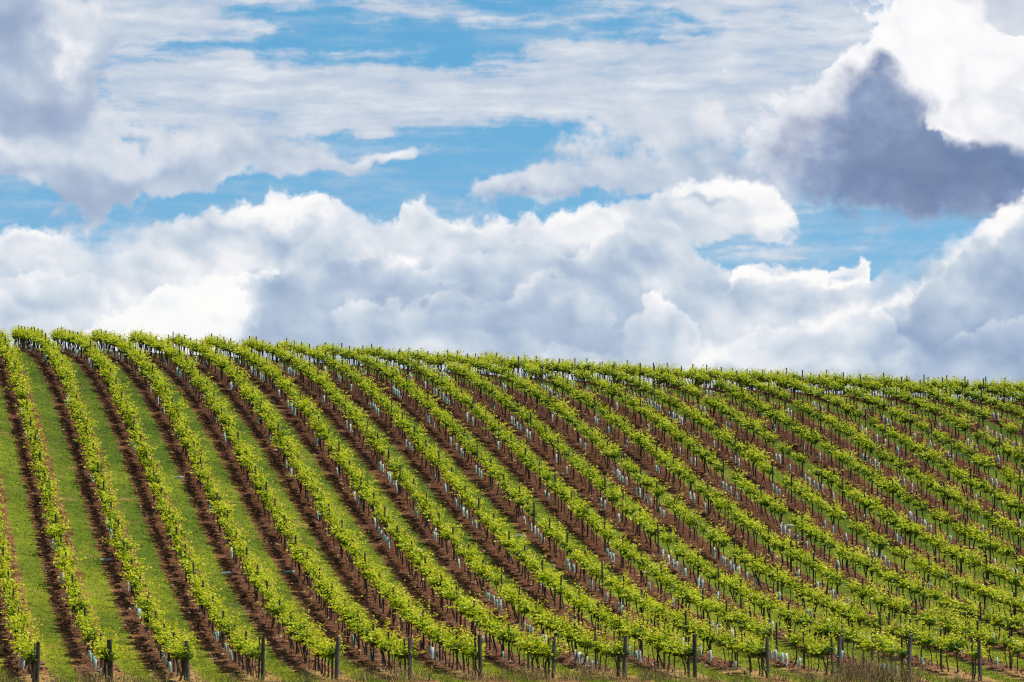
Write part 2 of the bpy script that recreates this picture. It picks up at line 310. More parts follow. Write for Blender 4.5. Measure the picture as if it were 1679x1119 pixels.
def mat_ground():
    g = NT('vineyard_ground'); pos = g.n('ShaderNodeNewGeometry').outputs['Position']
    row = g.attr('row'); head = g.attr('head')
    n1 = g.noise(pos, 0.5, 5.0); n2 = g.noise(pos, 2.2, 5.0, .6); n3 = g.noise(pos, 9.0, 5.0, .65); n4 = g.noise(pos, 0.09, 3.0)
    fr = g.math('SUBTRACT', g.math('FRACT', g.math('ADD', row, 0.5)), 0.5)          # -.5 .. .5 across the row
    t = g.math('MULTIPLY', g.math('ABSOLUTE', fr), 3.0)                              # metres from the vine line
    wob = g.math('MULTIPLY_ADD', g.math('SUBTRACT', n2, 0.5), 0.75, g.math('MULTIPLY', g.math('SUBTRACT', n1, 0.5), 0.7))
    te = g.math('ADD', g.math('ADD', t, wob), g.math('MULTIPLY', g.math('SUBTRACT', n3, .5), .5))
    soilm = g.math('SUBTRACT', 1.0, g.step(g.math('SUBTRACT', te, g.attr('soilw')), -0.02, .17))
    soil = g.ramp(g.math('ADD', g.math('MULTIPLY', n3, .5), g.math('MULTIPLY', n2, .5)), [(.30, (.040, .015, .009)), (.45, (.115, .046, .023)), (.58, (.245, .122, .063)), (.74, (.47, .30, .18))])
    rust = g.ramp(n3, [(.3, (.24, .105, .042)), (.5, (.38, .19, .085)), (.7, (.52, .32, .15))])
    edge = g.math('MULTIPLY', g.step(te, 0.45, 0.9), g.step(n1, .30, .55))
    soil = g.mix(g.math('MULTIPLY', edge, .75), soil, rust)  # straw-tan strip edges; sun past the foliage shadow is painted in too
    grass = g.ramp(g.math('ADD', g.math('MULTIPLY', n3, .6), g.math('MULTIPLY', n2, .4)), [(.28, (.050, .062, .007)), (.47, (.145, .185, .012)), (.62, (.28, .31, .026)), (.78, (.42, .39, .08))])
    grass = g.mix(g.math('MULTIPLY', g.step(g.noise(pos, 1.3, 6.0, .7), .50, .68), .6), grass, (.17, .155, .03))
    lush = g.ramp(n4, [(.40, (.62, .72, .75)), (.62, (1.25, 1.18, .95))])
    mm = g.n('ShaderNodeMix', data_type='RGBA', blend_type='MULTIPLY'); g.put(mm.inputs[0], 1.0); g.put(mm.inputs[6], grass); g.put(mm.inputs[7], lush)
    up = g.ramp(g.attr('far'), [(0.0, (1.15, 1.1, 1.0)), (0.25, (.85, .93, 1.0)), (0.6, (.50, .64, .85)), (1.0, (.58, .70, .9))])  # bright foot, dim upper hill: shading put into the grass colour
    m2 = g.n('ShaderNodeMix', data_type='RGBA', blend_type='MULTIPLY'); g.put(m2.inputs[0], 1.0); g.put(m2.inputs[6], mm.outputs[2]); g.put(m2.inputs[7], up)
    bare = g.math('MULTIPLY', g.step(g.math('ADD', n1, g.math('MULTIPLY', g.math('SUBTRACT', n3, .5), .4)), .60, .76), .6)
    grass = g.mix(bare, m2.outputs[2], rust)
    us = g.ramp(g.attr('far'), [(0.0, (1.1, 1.08, 1.05)), (0.35, (.74, .68, .64)), (0.72, (.48, .42, .40)), (1.0, (.8, .7, .6))])  # soil darkens up the hill, shading put into its colour
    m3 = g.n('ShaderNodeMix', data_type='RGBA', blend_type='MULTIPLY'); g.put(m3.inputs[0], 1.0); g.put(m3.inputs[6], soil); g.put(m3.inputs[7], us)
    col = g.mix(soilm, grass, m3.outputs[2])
    straw = g.ramp(g.math('ADD', g.math('MULTIPLY', n2, .55), g.math('MULTIPLY', n3, .45)), [(.32, (.16, .10, .045)), (.42, (.33, .20, .075)), (.54, (.50, .31, .11)), (.68, (.62, .44, .19))])
    hv = g.math('ADD', head, g.math('MULTIPLY', g.math('SUBTRACT', n1, .5), 1.0))
    hm = g.step(hv, .30, .62); hl = g.math('MULTIPLY', g.step(hv, 1.15, 1.25), .12)
    hx = g.math('MAXIMUM', g.math('MULTIPLY', g.math('MULTIPLY', hm, g.math('SUBTRACT', 1.0, g.math('MULTIPLY', g.step(head, .97, 1.0), .75))), g.math('SUBTRACT', 1.0, g.step(te, .8, 1.25))), hl)
    col = g.mix(g.math('MULTIPLY', hx, .9), col, straw)
    h = g.math('ADD', g.math('MULTIPLY', n3, .5), g.math('MULTIPLY', g.noise(pos, 28.0, 3.0, .6), .35))
    nb = g.n('ShaderNodeBump'); g.put(nb.inputs['Height'], h); nb.inputs['Distance'].default_value = 0.14
    g.put(nb.inputs['Strength'], g.math('MULTIPLY_ADD', soilm, .55, .4))
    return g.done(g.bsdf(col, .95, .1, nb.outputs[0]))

def mat_leaf():
    g = NT('vine_leaf'); tone = g.math('MULTIPLY_ADD', g.n('ShaderNodeObjectInfo').outputs['Random'], .16, g.math('SUBTRACT', g.attr('tone'), .08))
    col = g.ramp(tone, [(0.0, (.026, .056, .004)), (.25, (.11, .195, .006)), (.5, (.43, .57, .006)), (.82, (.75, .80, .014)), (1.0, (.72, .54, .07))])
    tr = g.ramp(tone, [(0.0, (.03, .06, .003)), (.3, (.15, .25, .003)), (.55, (.54, .63, .004)), (1.0, (.78, .72, .02))])
    a = g.bsdf(col, .42, .32)
    b = g.n('ShaderNodeBsdfTranslucent'); g.put(b.inputs[0], tr)
    x = g.n('ShaderNodeMixShader'); g.put(x.inputs[0], .41); g.t.links.new(a, x.inputs[1]); g.t.links.new(b.outputs[0], x.inputs[2])
    return g.done(x.outputs[0])

def mat_wood(name, c0, c1, scale=14.0, spec=.2):
    g = NT(name); pos = g.n('ShaderNodeNewGeometry').outputs['Position']
    mp = g.n('ShaderNodeMapping'); g.put(mp.inputs[0], pos); mp.inputs[3].default_value = (1, 1, .12)
    n = g.noise(mp.outputs[0], scale * 2.0, 5.0, .65); n2 = g.noise(pos, scale * .25, 3.0)
    v = g.math('ADD', g.math('MULTIPLY', n, .65), g.math('MULTIPLY', n2, .35))
    col = g.ramp(v, [(.32, c0), (.66, c1)])
    return g.done(g.bsdf(col, .85, spec, g.bump(n, .6, .02)))

def mat_guard(name, col, tr):
    g = NT(name); pos = g.n('ShaderNodeNewGeometry').outputs['Position']
    n = g.noise(pos, 7.0, 3.0)
    c = g.mix(g.math('MULTIPLY', n, .45), col, tuple(v * .72 for v in col))
    a = g.bsdf(c, .42, .4)
    b = g.n('ShaderNodeBsdfTranslucent'); g.put(b.inputs[0], tr)
    x = g.n('ShaderNodeMixShader'); x.inputs[0].default_value = .35; g.t.links.new(a, x.inputs[1]); g.t.links.new(b.outputs[0], x.inputs[2])
    return g.done(x.outputs[0])

def mat_tone(name, stops, rough=.8, tr=0.0):
    g = NT(name); col = g.ramp(g.attr('tone'), stops)
    a = g.bsdf(col, rough, .15)
    if tr:
        b = g.n('ShaderNodeBsdfTranslucent'); g.put(b.inputs[0], col)
        x = g.n('ShaderNodeMixShader'); x.inputs[0].default_value = tr; g.t.links.new(a, x.inputs[1]); g.t.links.new(b.outputs[0], x.inputs[2]); a = x.outputs[0]
    return g.done(a)
# ------------------------------------------------ shapes
def tube(pts, rads, n=6, caps=True):
    """tapered tube through points -> verts, quads (caps as degenerate quads fans)"""
    pts = np.array(pts, float); V = []; Q = []
    for i, (p, r) in enumerate(zip(pts, rads)):
        d = pts[min(i + 1, len(pts) - 1)] - pts[max(i - 1, 0)]; d /= np.linalg.norm(d)
        a = np.cross(d, (1, 0, 0) if abs(d[0]) < .9 else (0, 1, 0)); a /= np.linalg.norm(a); b = np.cross(d, a)
        for k in range(n):
            t = 2 * math.pi * k / n; V.append(p + r * (math.cos(t) * a + math.sin(t) * b))
    for i in range(len(pts) - 1):
        for k in range(n):
            k1 = (k + 1) % n; Q.append((i * n + k, i * n + k1, (i + 1) * n + k1, (i + 1) * n + k))
    if caps:
        for base, p in ((0, pts[0]), ((len(pts) - 1) * n, pts[-1])):
            c = len(V); V.append(p)
            for k in range(0, n, 2): Q.append((base + k, base + (k + 1) % n, base + (k + 2) % n, c))
    return np.array(V), np.array(Q)
def join(parts):
    V = []; Q = []; o = 0
    for v, q in parts: V.append(v); Q.append(q + o); o += len(v)
    return np.concatenate(V), np.concatenate(Q)

def leaves(base, axis, normal, size, fold, rng):
    """one leaf = a quad creased along its midrib; arrays in, (4n,3) verts and (2n,3) triangles out"""
    n = len(base)
    axis = axis / np.linalg.norm(axis, axis=1, keepdims=True)
    side = np.cross(axis, normal); side /= np.linalg.norm(side, axis=1, keepdims=True) + 1e-6
    nor = np.cross(side, axis)
    s = size[:, None]; f = fold[:, None]
    tip = base + axis * s
    mid = base + axis * s * .42
    l = mid + side * s * .50 + nor * s * f; r = mid - side * s * .50 + nor * s * f
    V = np.stack([base, r, tip, l], 1).reshape(-1, 3)
    i = np.arange(n) * 4
    T = np.concatenate([np.stack([i, i + 1, i + 2], 1), np.stack([i, i + 2, i + 3], 1)])
    return V, T

def make_foliage(seed, n, size, dense=1.0):
    """leaves set along the spring shoots of one spur-pruned vine; local Y runs along the row"""
    rng = np.random.RandomState(seed); hue = rng.uniform(-.12, .10)
    ns = rng.randint(12, 17); per = max(4, int(n * dense / ns)); B = []; A = []; N = []; S = []; T = []
    lump = rng.rand(4) * 6.28
    for k in range(ns):
        y0 = (k + .5) / ns * 1.36 - .68 + rng.uniform(-.06, .06); sgn = 1 if rng.rand() < .5 else -1
        lean = rng.uniform(.05, 1.05) * sgn; H = (.50 + .20 * math.sin(y0 * 3.1 + lump[0]) + rng.uniform(-.14, .16)) * (1.0 if abs(lean) < .5 else .82)
        p = np.array([rng.uniform(-.06, .06), y0, .97 + rng.uniform(-.05, .06)]); d = np.array([lean, rng.uniform(-.35, .35), 1.0]); d /= np.linalg.norm(d)
        L = H * 1.12
        if rng.rand() < .2: L *= rng.uniform(1.2, 1.6)
        for j in range(per):
            f = (j + rng.rand()) / per
            if rng.rand() < .15: f = rng.uniform(-.08, .35)
            q = p + d * L * f + np.array([.22 * sgn * f * f * abs(lean), 0, -.28 * f * f * (abs(lean))])
            ang = rng.rand() * 6.283
            out = np.array([math.cos(ang), math.sin(ang), rng.uniform(-.5, .45)])
            pet = rng.uniform(.03, .13) * (1 - .5 * max(f, 0))
            q = q + out * pet
            ax = out + np.array([0, 0, -.35 + .5 * f]) + rng.normal(0, .25, 3)
            no = np.array([0.50, -.22, 1.0]) + rng.normal(0, .45, 3)
            sz = size * rng.uniform(.72, 1.2) * (1 - .45 * max(f, 0) ** 2)
            B.append(q); A.append(ax); N.append(no); S.append(sz)
            T.append(np.clip(.09 + hue + .62 * max(f, 0) + .60 * max(q[2] - 1.08, 0) + .10 * q[0] + rng.normal(0, .13) + (.22 if f > .85 else 0) + (.3 if rng.rand() < .03 else 0), 0, 1))  # yellow tips; canopy's shaded underside and lit top put into leaf tone
    S = np.array(S)
    V, F_ = leaves(np.array(B), np.array(A), np.array(N), S, rng.uniform(.05, .25, len(S)), rng)
    return V, F_, np.repeat(np.array(T), 4)

def make_trunk(seed, n=6):
    rng = np.random.RandomState(seed)
    lx, ly = rng.uniform(-.2, .2), rng.uniform(-.24, .24); bx, by = rng.uniform(-.13, .13), rng.uniform(-.14, .14)
    pts = []; rads = []
    for i in range(7):
        t = i / 6; w = math.sin(t * math.pi); w2 = math.sin(t * 2 * math.pi)
        pts.append((lx * (1 - t) + bx * w + .035 * w2, ly * (1 - t) + by * w + .03 * w2, -.06 + 1.06 * t)); rads.append(.038 - .012 * t + (.010 if i == 0 else 0))
    parts = [tube(pts, rads, n)]
    for s in (-1, 1):
        parts.append(tube([(0, 0, .97), (rng.uniform(-.03, .03), s * .18, 1.01), (rng.uniform(-.03, .03), s * .42, 1.0 + rng.uniform(-.03, .03)), (0, s * .62, 1.01)], [.024, .021, .017, .011], n))
    return join(parts)

def make_post(h, r, n=10, seed=0):
    rng = np.random.RandomState(seed); lean = rng.uniform(-.02, .02, 2)
    zs = [-.25, .02, h * .4, h * .75, h - .012, h]
    v, q = tube([(lean[0] * max(z, 0), lean[1] * max(z, 0), z) for z in zs], [r * 1.04, r * 1.03, r, r * .98, r * .97, r * .86], n)
    v[:, :2] *= 1 + .05 * np.sin(np.arange(len(v)) * 1.7 + seed)[:, None]
    return v, q

def make_tube_guard(h, r, seed, squash=0.0):
    """open plastic sleeve with a wall you can look into"""
    rng = np.random.RandomState(seed); n = 10; V = []; Q = []
    rings = [(-.03, 1.0), (h * .5, 1.02), (h, 1.03), (h, .93), (h * .3, .92)]
    for z, k in rings:
        for i in range(n):
            t = 2 * math.pi * i / n; rr = r * k * (1 + .06 * math.sin(2 * t + seed))
            V.append((rr * math.cos(t) * (1 - squash), rr * math.sin(t) * (1 + squash * .4), z + (.012 * math.sin(t + seed) if z > .1 else 0)))
    for a in range(len(rings) - 1):
        for i in range(n):
            j = (i + 1) % n; Q.append((a * n + i, a * n + j, (a + 1) * n + j, (a + 1) * n + i))
    return np.array(V), np.array(Q)

def tone_attr(me, t):
    at = me.attributes.new('tone', 'FLOAT', 'POINT'); at.data.foreach_set('value', np.asarray(t, np.float32))

# ------------------------------------------------ ground
def row_index(x, y):
    """continuous row number of a ground point"""
    s = x + SL * (y - D)
    ks = np.arange(-30, 60); xs = np.array([row_x(int(k)) for k in ks])
    return np.interp(s, xs, ks)

def build_ground():
    fx = np.arange(-52, 52.01, .26); fy = np.concatenate([np.arange(D - 10, D + 60, .22), np.arange(D + 60, Y_FAR + 14, .34)])
    xs = np.concatenate([[-1800, -900, -450, -250, -150, -100, -75, -60], fx, [60, 75, 100, 150, 250, 450, 900, 1800]])
    ys = np.concatenate([[-400, -150, 0, 60, 110, 150, 175, 185], fy, [412, 425, 440, 460, 490, 540, 600, 700, 900, 1200, 1700, 2400]])
    ys = np.unique(ys); x, y = np.meshgrid(xs, ys)
    z = ground_z(x, y)
    r = row_index(x, y); t = np.abs(r - np.round(r)) * 3.0
    soil = 1 - ss(t, .75, 1.15)
    inside = (np.abs(x) < 53) & (y > D - 10) & (y < Y_FAR + 12)
    rough = fbm(x * .9, y * .9, 3, .6, 21) * .05 + fbm(x * 2.3, y * 2.3, 2, .5, 22) * .035
    z = z + np.where(inside, soil * (.05 * (1 - t) + rough) + (1 - soil) * rough * .35, 0)
    co = np.stack([x, y, z], -1).reshape(-1, 3); h, w = x.shape
    i = np.arange(h * w).reshape(h, w)
    q = np.stack([i[:-1, :-1], i[:-1, 1:], i[1:, 1:], i[1:, :-1]], -1).reshape(-1, 4)
    me = mesh_from(bpy.data.meshes.new('ground'), co, q, smooth=True)
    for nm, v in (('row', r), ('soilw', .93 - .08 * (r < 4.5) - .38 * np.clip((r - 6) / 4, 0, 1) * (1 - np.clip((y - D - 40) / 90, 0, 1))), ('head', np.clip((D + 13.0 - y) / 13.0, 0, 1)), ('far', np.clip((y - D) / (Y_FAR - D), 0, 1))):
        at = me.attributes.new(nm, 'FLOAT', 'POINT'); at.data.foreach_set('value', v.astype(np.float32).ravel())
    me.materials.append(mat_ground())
    o = new_obj('ground', me); tag(o, 'rounded hillside of red brown soil strips and grassy lanes between vine rows', kind='structure')

def scatter(n, rng, ymin, ymax, power=2.0):
    """points on the hill, denser where they show larger"""
    f = rng.rand(n); y = 1.0 / (1 / ymin + f * (1 / ymax - 1 / ymin)) if power == 2.0 else ymin + f * (ymax - ymin)
    x = (rng.rand(n) * 2 - 1) * (y * .105 + 3.0)
    return x, y

def blades(x, y, z, h, w, lean, rng):
    n = len(x); a = rng.rand(n) * 6.283; dx, dy = np.cos(a) * w, np.sin(a) * w; b = rng.rand(n) * 6.283
    p = np.stack([x, y, z], -1)
    V = np.stack([p + np.stack([dx, dy, 0 * x], -1), p - np.stack([dx, dy, 0 * x], -1), p + np.stack([np.cos(b) * lean * h, np.sin(b) * lean * h, h], -1)], 1).reshape(-1, 3)
    return V, np.arange(3 * n).reshape(-1, 3)

def build_ground_cover():
    rng = np.random.RandomState(3)
    # short grass in the lanes
    x, y = scatter(360000, rng, D - 14, Y_FAR, 2.0)
    r = row_index(x, y); t = np.abs(r - np.round(r)) * 3.0
    nn = fbm(x * .5, y * .5, 4, .6, 31)
    keep = (t + nn * .9 + rng.normal(0, .08, len(x)) > 1.0) | ((rng.rand(len(x)) < .05))
    x, y, nn = x[keep], y[keep], nn[keep]
    h = rng.uniform(.035, .10, len(x)) * (1 + nn); w = rng.uniform(.010, .022, len(x)) * (y / D)
    V, T = blades(x, y, ground_z(x, y) + .005, h, w, .7, rng)
    me = mesh_from(bpy.data.meshes.new('grass'), V, T); tone_attr(me, np.repeat(np.clip(.45 + nn * .8 + rng.normal(0, .16, len(x)) - .35 * (y - D) / (Y_FAR - D), 0, 1), 3))  # blade tone drops uphill, following the shading painted into the ground
    me.materials.append(mat_tone('grass_blade', [(0, (.055, .082, .008)), (.4, (.15, .205, .012)), (.75, (.30, .345, .03)), (1, (.44, .40, .09))], .7, .3))
    tag(new_obj('grass', me), 'short green grass in the lanes between the vine rows', 'grass', kind='stuff')
    # clods of turned earth under the vines
    x, y = scatter(60000, rng, D - 1, Y_FAR, 2.0)
    r = row_index(x, y); t = (r - np.round(r)) * 3.0; k = (np.abs(t) < .92) & (rng.rand(len(x)) < np.clip((y - D - 1) / 9, .06, 1)); x, y, t = x[k], y[k], t[k]
    n = len(x); s = rng.gamma(2.2, .016, n) + .012
    o6 = np.array([(1, 0, 0), (0, 1, 0), (-1, 0, 0), (0, -1, 0), (0, 0, .8), (0, 0, -.8)])
    V = np.stack([x, y, ground_z(x, y) + .055 * (1 - np.abs(t)) + s * .2], -1)[:, None, :] + o6[None] * s[:, None, None] * rng.uniform(.55, 1.5, (n, 6, 1))
    t8 = np.array([(0, 1, 4), (1, 2, 4), (2, 3, 4), (3, 0, 4), (1, 0, 5), (2, 1, 5), (3, 2, 5), (0, 3, 5)])
    T = (np.arange(n)[:, None, None] * 6 + t8[None]).reshape(-1, 3)
    me = mesh_from(bpy.data.meshes.new('soil_clods'), V.reshape(-1, 3), T); tone_attr(me, np.repeat(rng.rand(n), 6))
    me.materials.append(mat_tone('clod_soil', [(0, (.06, .026, .014)), (.5, (.18, .09, .05)), (.8, (.32, .20, .125)), (1, (.46, .33, .22))], .95))
    tag(new_obj('soil_clods', me), 'clods of turned red brown earth under the vine rows', 'soil', kind='stuff')
    # tall dry weeds along the headland in front of the end posts
    P = []
    def clump(u, y, n, rad, h0, tone):
        cx = (u - 839.5) * y / F
        for _ in range(n):
            P.append((cx + rng.normal(0, rad), y + rng.normal(0, .5), 1.3 * h0 * rng.uniform(.4, 1.1), np.clip(tone + rng.normal(0, .2), 0, 1)))
    for _ in range(260): clump(rng.uniform(-40, 1720), D - rng.uniform(.3, 6.5), rng.randint(5, 14), .16, rng.uniform(.15, .5) + (.3 if rng.rand() < .2 else 0), rng.choice([.2, .8, .9, 1.0, 1.0]))
    for u, n, h0 in ((1395, 34, .95), (1420, 40, 1.05), (1450, 40, 1.1), (1375, 24, .7), (1480, 26, .8), (1500, 16, .6), (1560, 16, .45), (20, 16, .5), (90, 14, .5), (150, 22, .6), (215, 18, .5), (240, 10, .4), (600, 16, .5), (640, 18, .55), (690, 14, .5), (865, 20, .55), (880, 20, .5), (1000, 20, .6), (960, 26, .65), (930, 14, .45), (1060, 18, .6), (1090, 14, .5), (1330, 14, .6), (1280, 10, .45), (760, 16, .5), (820, 14, .5)):
        for _ in range(5): clump(u + rng.normal(0, 8), D - rng.uniform(.3, 3.0), n, .28, h0, .3)
    # cut straw lying at the row ends and in scattered dry patches
    x, y = scatter(30000, rng, D - .5, D + 120, 2.0); r = row_index(x, y); t = np.abs(r - np.round(r)) * 3
    nn = fbm(x * .45 + 9, y * .45, 4, .6, 41)
    k = ((t < 1.1) & (rng.rand(len(x)) < np.clip((D + 10 - y) / 10, 0, 1) * .8)) | ((nn > .28) & (t < 1.3) & (rng.rand(len(x)) < .5))
    for a_, b_ in zip(x[k], y[k]): P.append((a_, b_, rng.uniform(.03, .11), np.clip(.58 + rng.normal(0, .06), .45, .66)))
    P = np.array(P); n = len(P)
    x, y, h, tn = P.T
    V, T = blades(x, y, ground_z(x, y) - .02, h, rng.uniform(.008, .018, n), .38, rng)
    # seed heads and side twigs
    k = (rng.rand(n) < .8) & (h > .13); m_ = k.sum(); hh = rng.uniform(.4, 1.0, m_); base = V.reshape(n, 3, 3)[k]; q = base[:, 0] * (1 - hh[:, None]) + base[:, 2] * hh[:, None]
    V2, T2 = leaves(q, rng.normal(0, 1, (m_, 3)) + (0, 0, .8), rng.normal(0, 1, (m_, 3)), rng.uniform(.03, .085, m_), rng.uniform(0, .2, m_), rng)
    me = mesh_from(bpy.data.meshes.new('dry_weeds'), np.concatenate([V, V2]), np.concatenate([T, T2 + len(V)])); tone_attr(me, np.concatenate([np.repeat(tn, 3), np.repeat(np.clip(tn[k] + .1, 0, 1), 4)]))
    me.materials.append(mat_tone('weed_stalk', [(0, (.09, .065, .045)), (.3, (.22, .16, .10)), (.58, (.60, .41, .18)), (.75, (.22, .25, .045)), (1, (.30, .34, .05))], .8, .2))
    tag(new_obj('dry_weeds', me), 'dry brown weeds and grass tufts along the foot of the hill', 'weeds', kind='stuff')

# ------------------------------------------------ vines, posts, guards
ORD = ['', 'first', 'second', 'third', 'fourth', 'fifth', 'sixth', 'seventh', 'eighth', 'ninth', 'tenth', 'eleventh', 'twelfth', 'thirteenth', 'fourteenth', 'fifteenth', 'sixteenth', 'seventeenth', 'eighteenth', 'nineteenth', 'twentieth']
TENS = {2: 'twent', 3: 'thirt', 4: 'fort', 5: 'fift', 6: 'sixt', 7: 'sevent', 8: 'eight', 9: 'ninet'}
def ordinal(n):
    if n <= 20: return ORD[n]
    t, u = divmod(n, 10)
    return TENS[t] + 'ieth' if u == 0 else TENS[t] + 'y-' + ORD[u]
def where(k, n):
    if k < 0: return '%s up the short row cut by the left edge' % ordinal(n)
    if k < 14: return '%s up the row behind the %s end post from left' % (ordinal(n), ordinal(k + 1))
    return '%s from right edge in %s row past last end post' % (ordinal(n), ordinal(k - 13))

def slots():
    """everything that stands along the rows: lists of (k, x, y, ...)"""
    vines, guards, posts = [], [], []
    for k in range(-6, 36):
        rng = random.Random(1000 + k); x0 = row_x(k); run = 0; gap = 0; n = 0
        y = D + .55; i = 0
        right = min(1, max(0, (k - 5) / 8))
        while y < Y_FAR:
            x = x0 - SL * (y - D)
            if run > 0: run -= 1
            elif rng.random() < .085 + .09 * right: run = rng.choice([1, 1, 1, 1, 2, 2, 3, 5])
            here = run > 0
            near = 1 - min(1, (y - D) / 90)
            miss = rng.random() < ((.30 + .25 * right) if here else .012 + .13 * right * near)
            jx, jy = rng.uniform(-.05, .05), rng.uniform(-.12, .12)
            if not miss:
                vines.append((k, x + jx, y + jy, rng.random(), min(1.3, max(-.5, .4 + .5 * math.sin(y * .55 + k * 2.1) + .4 * math.sin(y * 1.37 + k) + rng.uniform(-.35, .45))), rng.random(), rng.random()))
            if here:
                for o in ((0,) if rng.random() < .75 else (-.28, .28)):
                    guards.append((k, x + jx - .10, y + o + rng.uniform(-.08, .08), rng.random(), rng.random()))
            y += 1.19; i += 1
        y = D + .95
        while y < Y_FAR + .5:
            x = x0 - SL * (y - D); posts.append((k, x + rng.uniform(-.03, .03), y + rng.uniform(-.1, .1), rng.random()))
            y += 5.95
    return vines, guards, posts

def thin(k): return 1.0 - .25 * min(1, max(0, (k - 6) / 6))

def in_view(a, m=0.0):
    a = np.array(a); z = ground_z(a[:, 1], a[:, 2])
    u, v = project(a[:, 1], a[:, 2], z + .9)
    mm = m * F / a[:, 2]
    return (u > 4 - mm) & (u < 1675 + mm), z

def number_rows(items):
    """ordinal of each item along its own row, counted from the near end (or from the right edge of the picture)"""
    cnt = {}; out = {}
    for j, it in sorted(enumerate(items), key=lambda e: e[1][2]):
        cnt[it[0]] = cnt.get(it[0], 0) + 1; out[j] = cnt[it[0]]
    return out

def build_vineyard():
    bark = mat_wood('vine_bark', (.030, .020, .014), (.095, .062, .042)); leaf = mat_leaf()
    oldwood = mat_wood('trellis_post_wood', (.035, .028, .023), (.12, .10, .085)); grey = mat_wood('end_post_wood', (.045, .038, .032), (.19, .165, .14), 9.0); darkwood = mat_wood('end_post_dark_wood', (.028, .023, .018), (.10, .085, .07), 9.0)
    gm = [mat_guard('guard_mint', (.50, .70, .64), (.45, .70, .60)), mat_guard('guard_white', (.72, .78, .76), (.6, .7, .66))]
    vines, guards, posts = slots()
    NV = 16
    fol = []; near_f = []; near_t = []; trunks = []
    for s in range(NV):
        V, T, tn = make_foliage(100 + s, 360, .142, 1.0 if s % 4 else .78)
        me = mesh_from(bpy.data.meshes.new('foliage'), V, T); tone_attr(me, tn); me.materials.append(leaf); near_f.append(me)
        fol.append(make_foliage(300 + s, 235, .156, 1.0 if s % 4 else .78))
        V, Q = make_trunk(500 + s); me = mesh_from(bpy.data.meshes.new('trunk'), V, Q, smooth=True); me.materials.append(bark); near_t.append(me)
        trunks.append(make_trunk(500 + s, 4))
    # --- vines: the 300 nearest as things, the rest of the hill as one mass
    vis, z = in_view(vines, 16.0); vines = [v for v, k in zip(vines, vis) if k]
    ok, z = in_view(vines); shown = [(v, zz) for v, zz, k in zip(vines, z, ok) if k]; rest = [(v, zz) for v, zz, k in zip(vines, z, ok) if not k]
    shown.sort(key=lambda e: e[0][2]); num = number_rows([v for v, _ in shown]); rest += shown[300:]; print('vines', len(shown), len(rest))
    proto = []
    for s in range(NV):
        r = bpy.data.objects.new('grapevine', None); r.empty_display_size = .2
        proto.append((r, bpy.data.objects.new('trunk', near_t[s]), bpy.data.objects.new('foliage', near_f[s])))
    for j, (v, zz) in enumerate(shown[:300]):
        k, x, y, a, b, c, e = v
        r, t, f = proto[int(a * NV) % NV]; r, t, f = r.copy(), t.copy(), f.copy()
        for o in (r, t, f): C.objects.link(o)
        t.parent = r; f.parent = r
        sc = 0.80 + .36 * b
        r.location = (x, y, zz + .01); r.rotation_euler = (0, 0, ROT + (e - .5) * .4); r.scale = (sc * (.80 + .34 * e), sc * thin(k), .92 + .20 * c)
        look = 'thick bushy' if sc > 1.06 else 'small leafy' if sc < .94 else 'bright green'
        tag(r, '%s grapevine, %s' % (look, where(k, num[j])), 'grapevine', 'grapevines planted in rows')
    VV, FF, TT, MM, off = [], [], [], [], 0
    for v, zz in rest:
        k, x, y, a, b, c, e = v; s = int(a * NV) % NV
        sc = 0.80 + .36 * b; ang = ROT + (e - .5) * .4; ca, sa = math.cos(ang), math.sin(ang)
        rot = np.array([(ca * sc * (.80 + .34 * e), sa * sc * (.80 + .34 * e), 0), (-sa * sc * thin(k), ca * sc * thin(k), 0), (0, 0, .92 + .20 * c)])
        V, T, tn = fol[s]; W, Q = trunks[s]
        Q3 = np.concatenate([Q[:, [0, 1, 2]], Q[:, [0, 2, 3]]])
        for vv, tt, tone, mi in ((V, T, tn, 0), (W, Q3, np.zeros(len(W)), 1)):
            VV.append(vv @ rot + (x, y, zz)); FF.append(tt + off); TT.append(np.clip(tone - .16 * min(1, (y - D) / 130) + (c - .5) * .14, 0, 1) if mi == 0 else tone); MM.append(np.full(len(tt), mi)); off += len(vv)  # leaf tone lowered uphill too, hill shading put into the colour
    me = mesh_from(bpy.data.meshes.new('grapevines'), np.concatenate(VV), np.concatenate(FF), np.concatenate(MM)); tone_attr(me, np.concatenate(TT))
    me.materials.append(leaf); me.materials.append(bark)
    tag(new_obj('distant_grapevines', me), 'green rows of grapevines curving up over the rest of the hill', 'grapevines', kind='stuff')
    # --- trellis posts
    pm = []
    for s in range(6):
        V, Q = make_post(1.74, .048, 8, s); me = mesh_from(bpy.data.meshes.new('trellis_post'), V, Q); me.materials.append(oldwood); pm.append(me)
    vis, z = in_view(posts, 16.0); posts = [p for p, k in zip(posts, vis) if k]
    ok, z = in_view(posts); shown = sorted([(p, zz) for p, zz, k in zip(posts, z, ok) if k], key=lambda e: e[0][2]); rest = [(p, zz) for p, zz, k in zip(posts, z, ok) if not k]
    num = number_rows([p for p, _ in shown]); rest += shown[300:]; print('posts', len(shown), len(rest))
    src = [bpy.data.objects.new('trellis_post', me) for me in pm]
    for j, (p, zz) in enumerate(shown[:300]):
        k, x, y, a = p
        o = src[int(a * 6) % 6].copy(); C.objects.link(o); o.location = (x, y, zz); o.rotation_euler = ((a - .5) * .05, ((a * 7) % 1 - .5) * .06, a * 6); o.scale = (1, 1, .93 + .12 * ((a * 13) % 1))
        tag(o, 'slim dark trellis post, %s' % where(k, num[j]), 'post', 'slim wooden trellis posts in the vine rows')
    V0, Q0 = make_post(1.74, .050, 6, 3); VV = []; FF = []
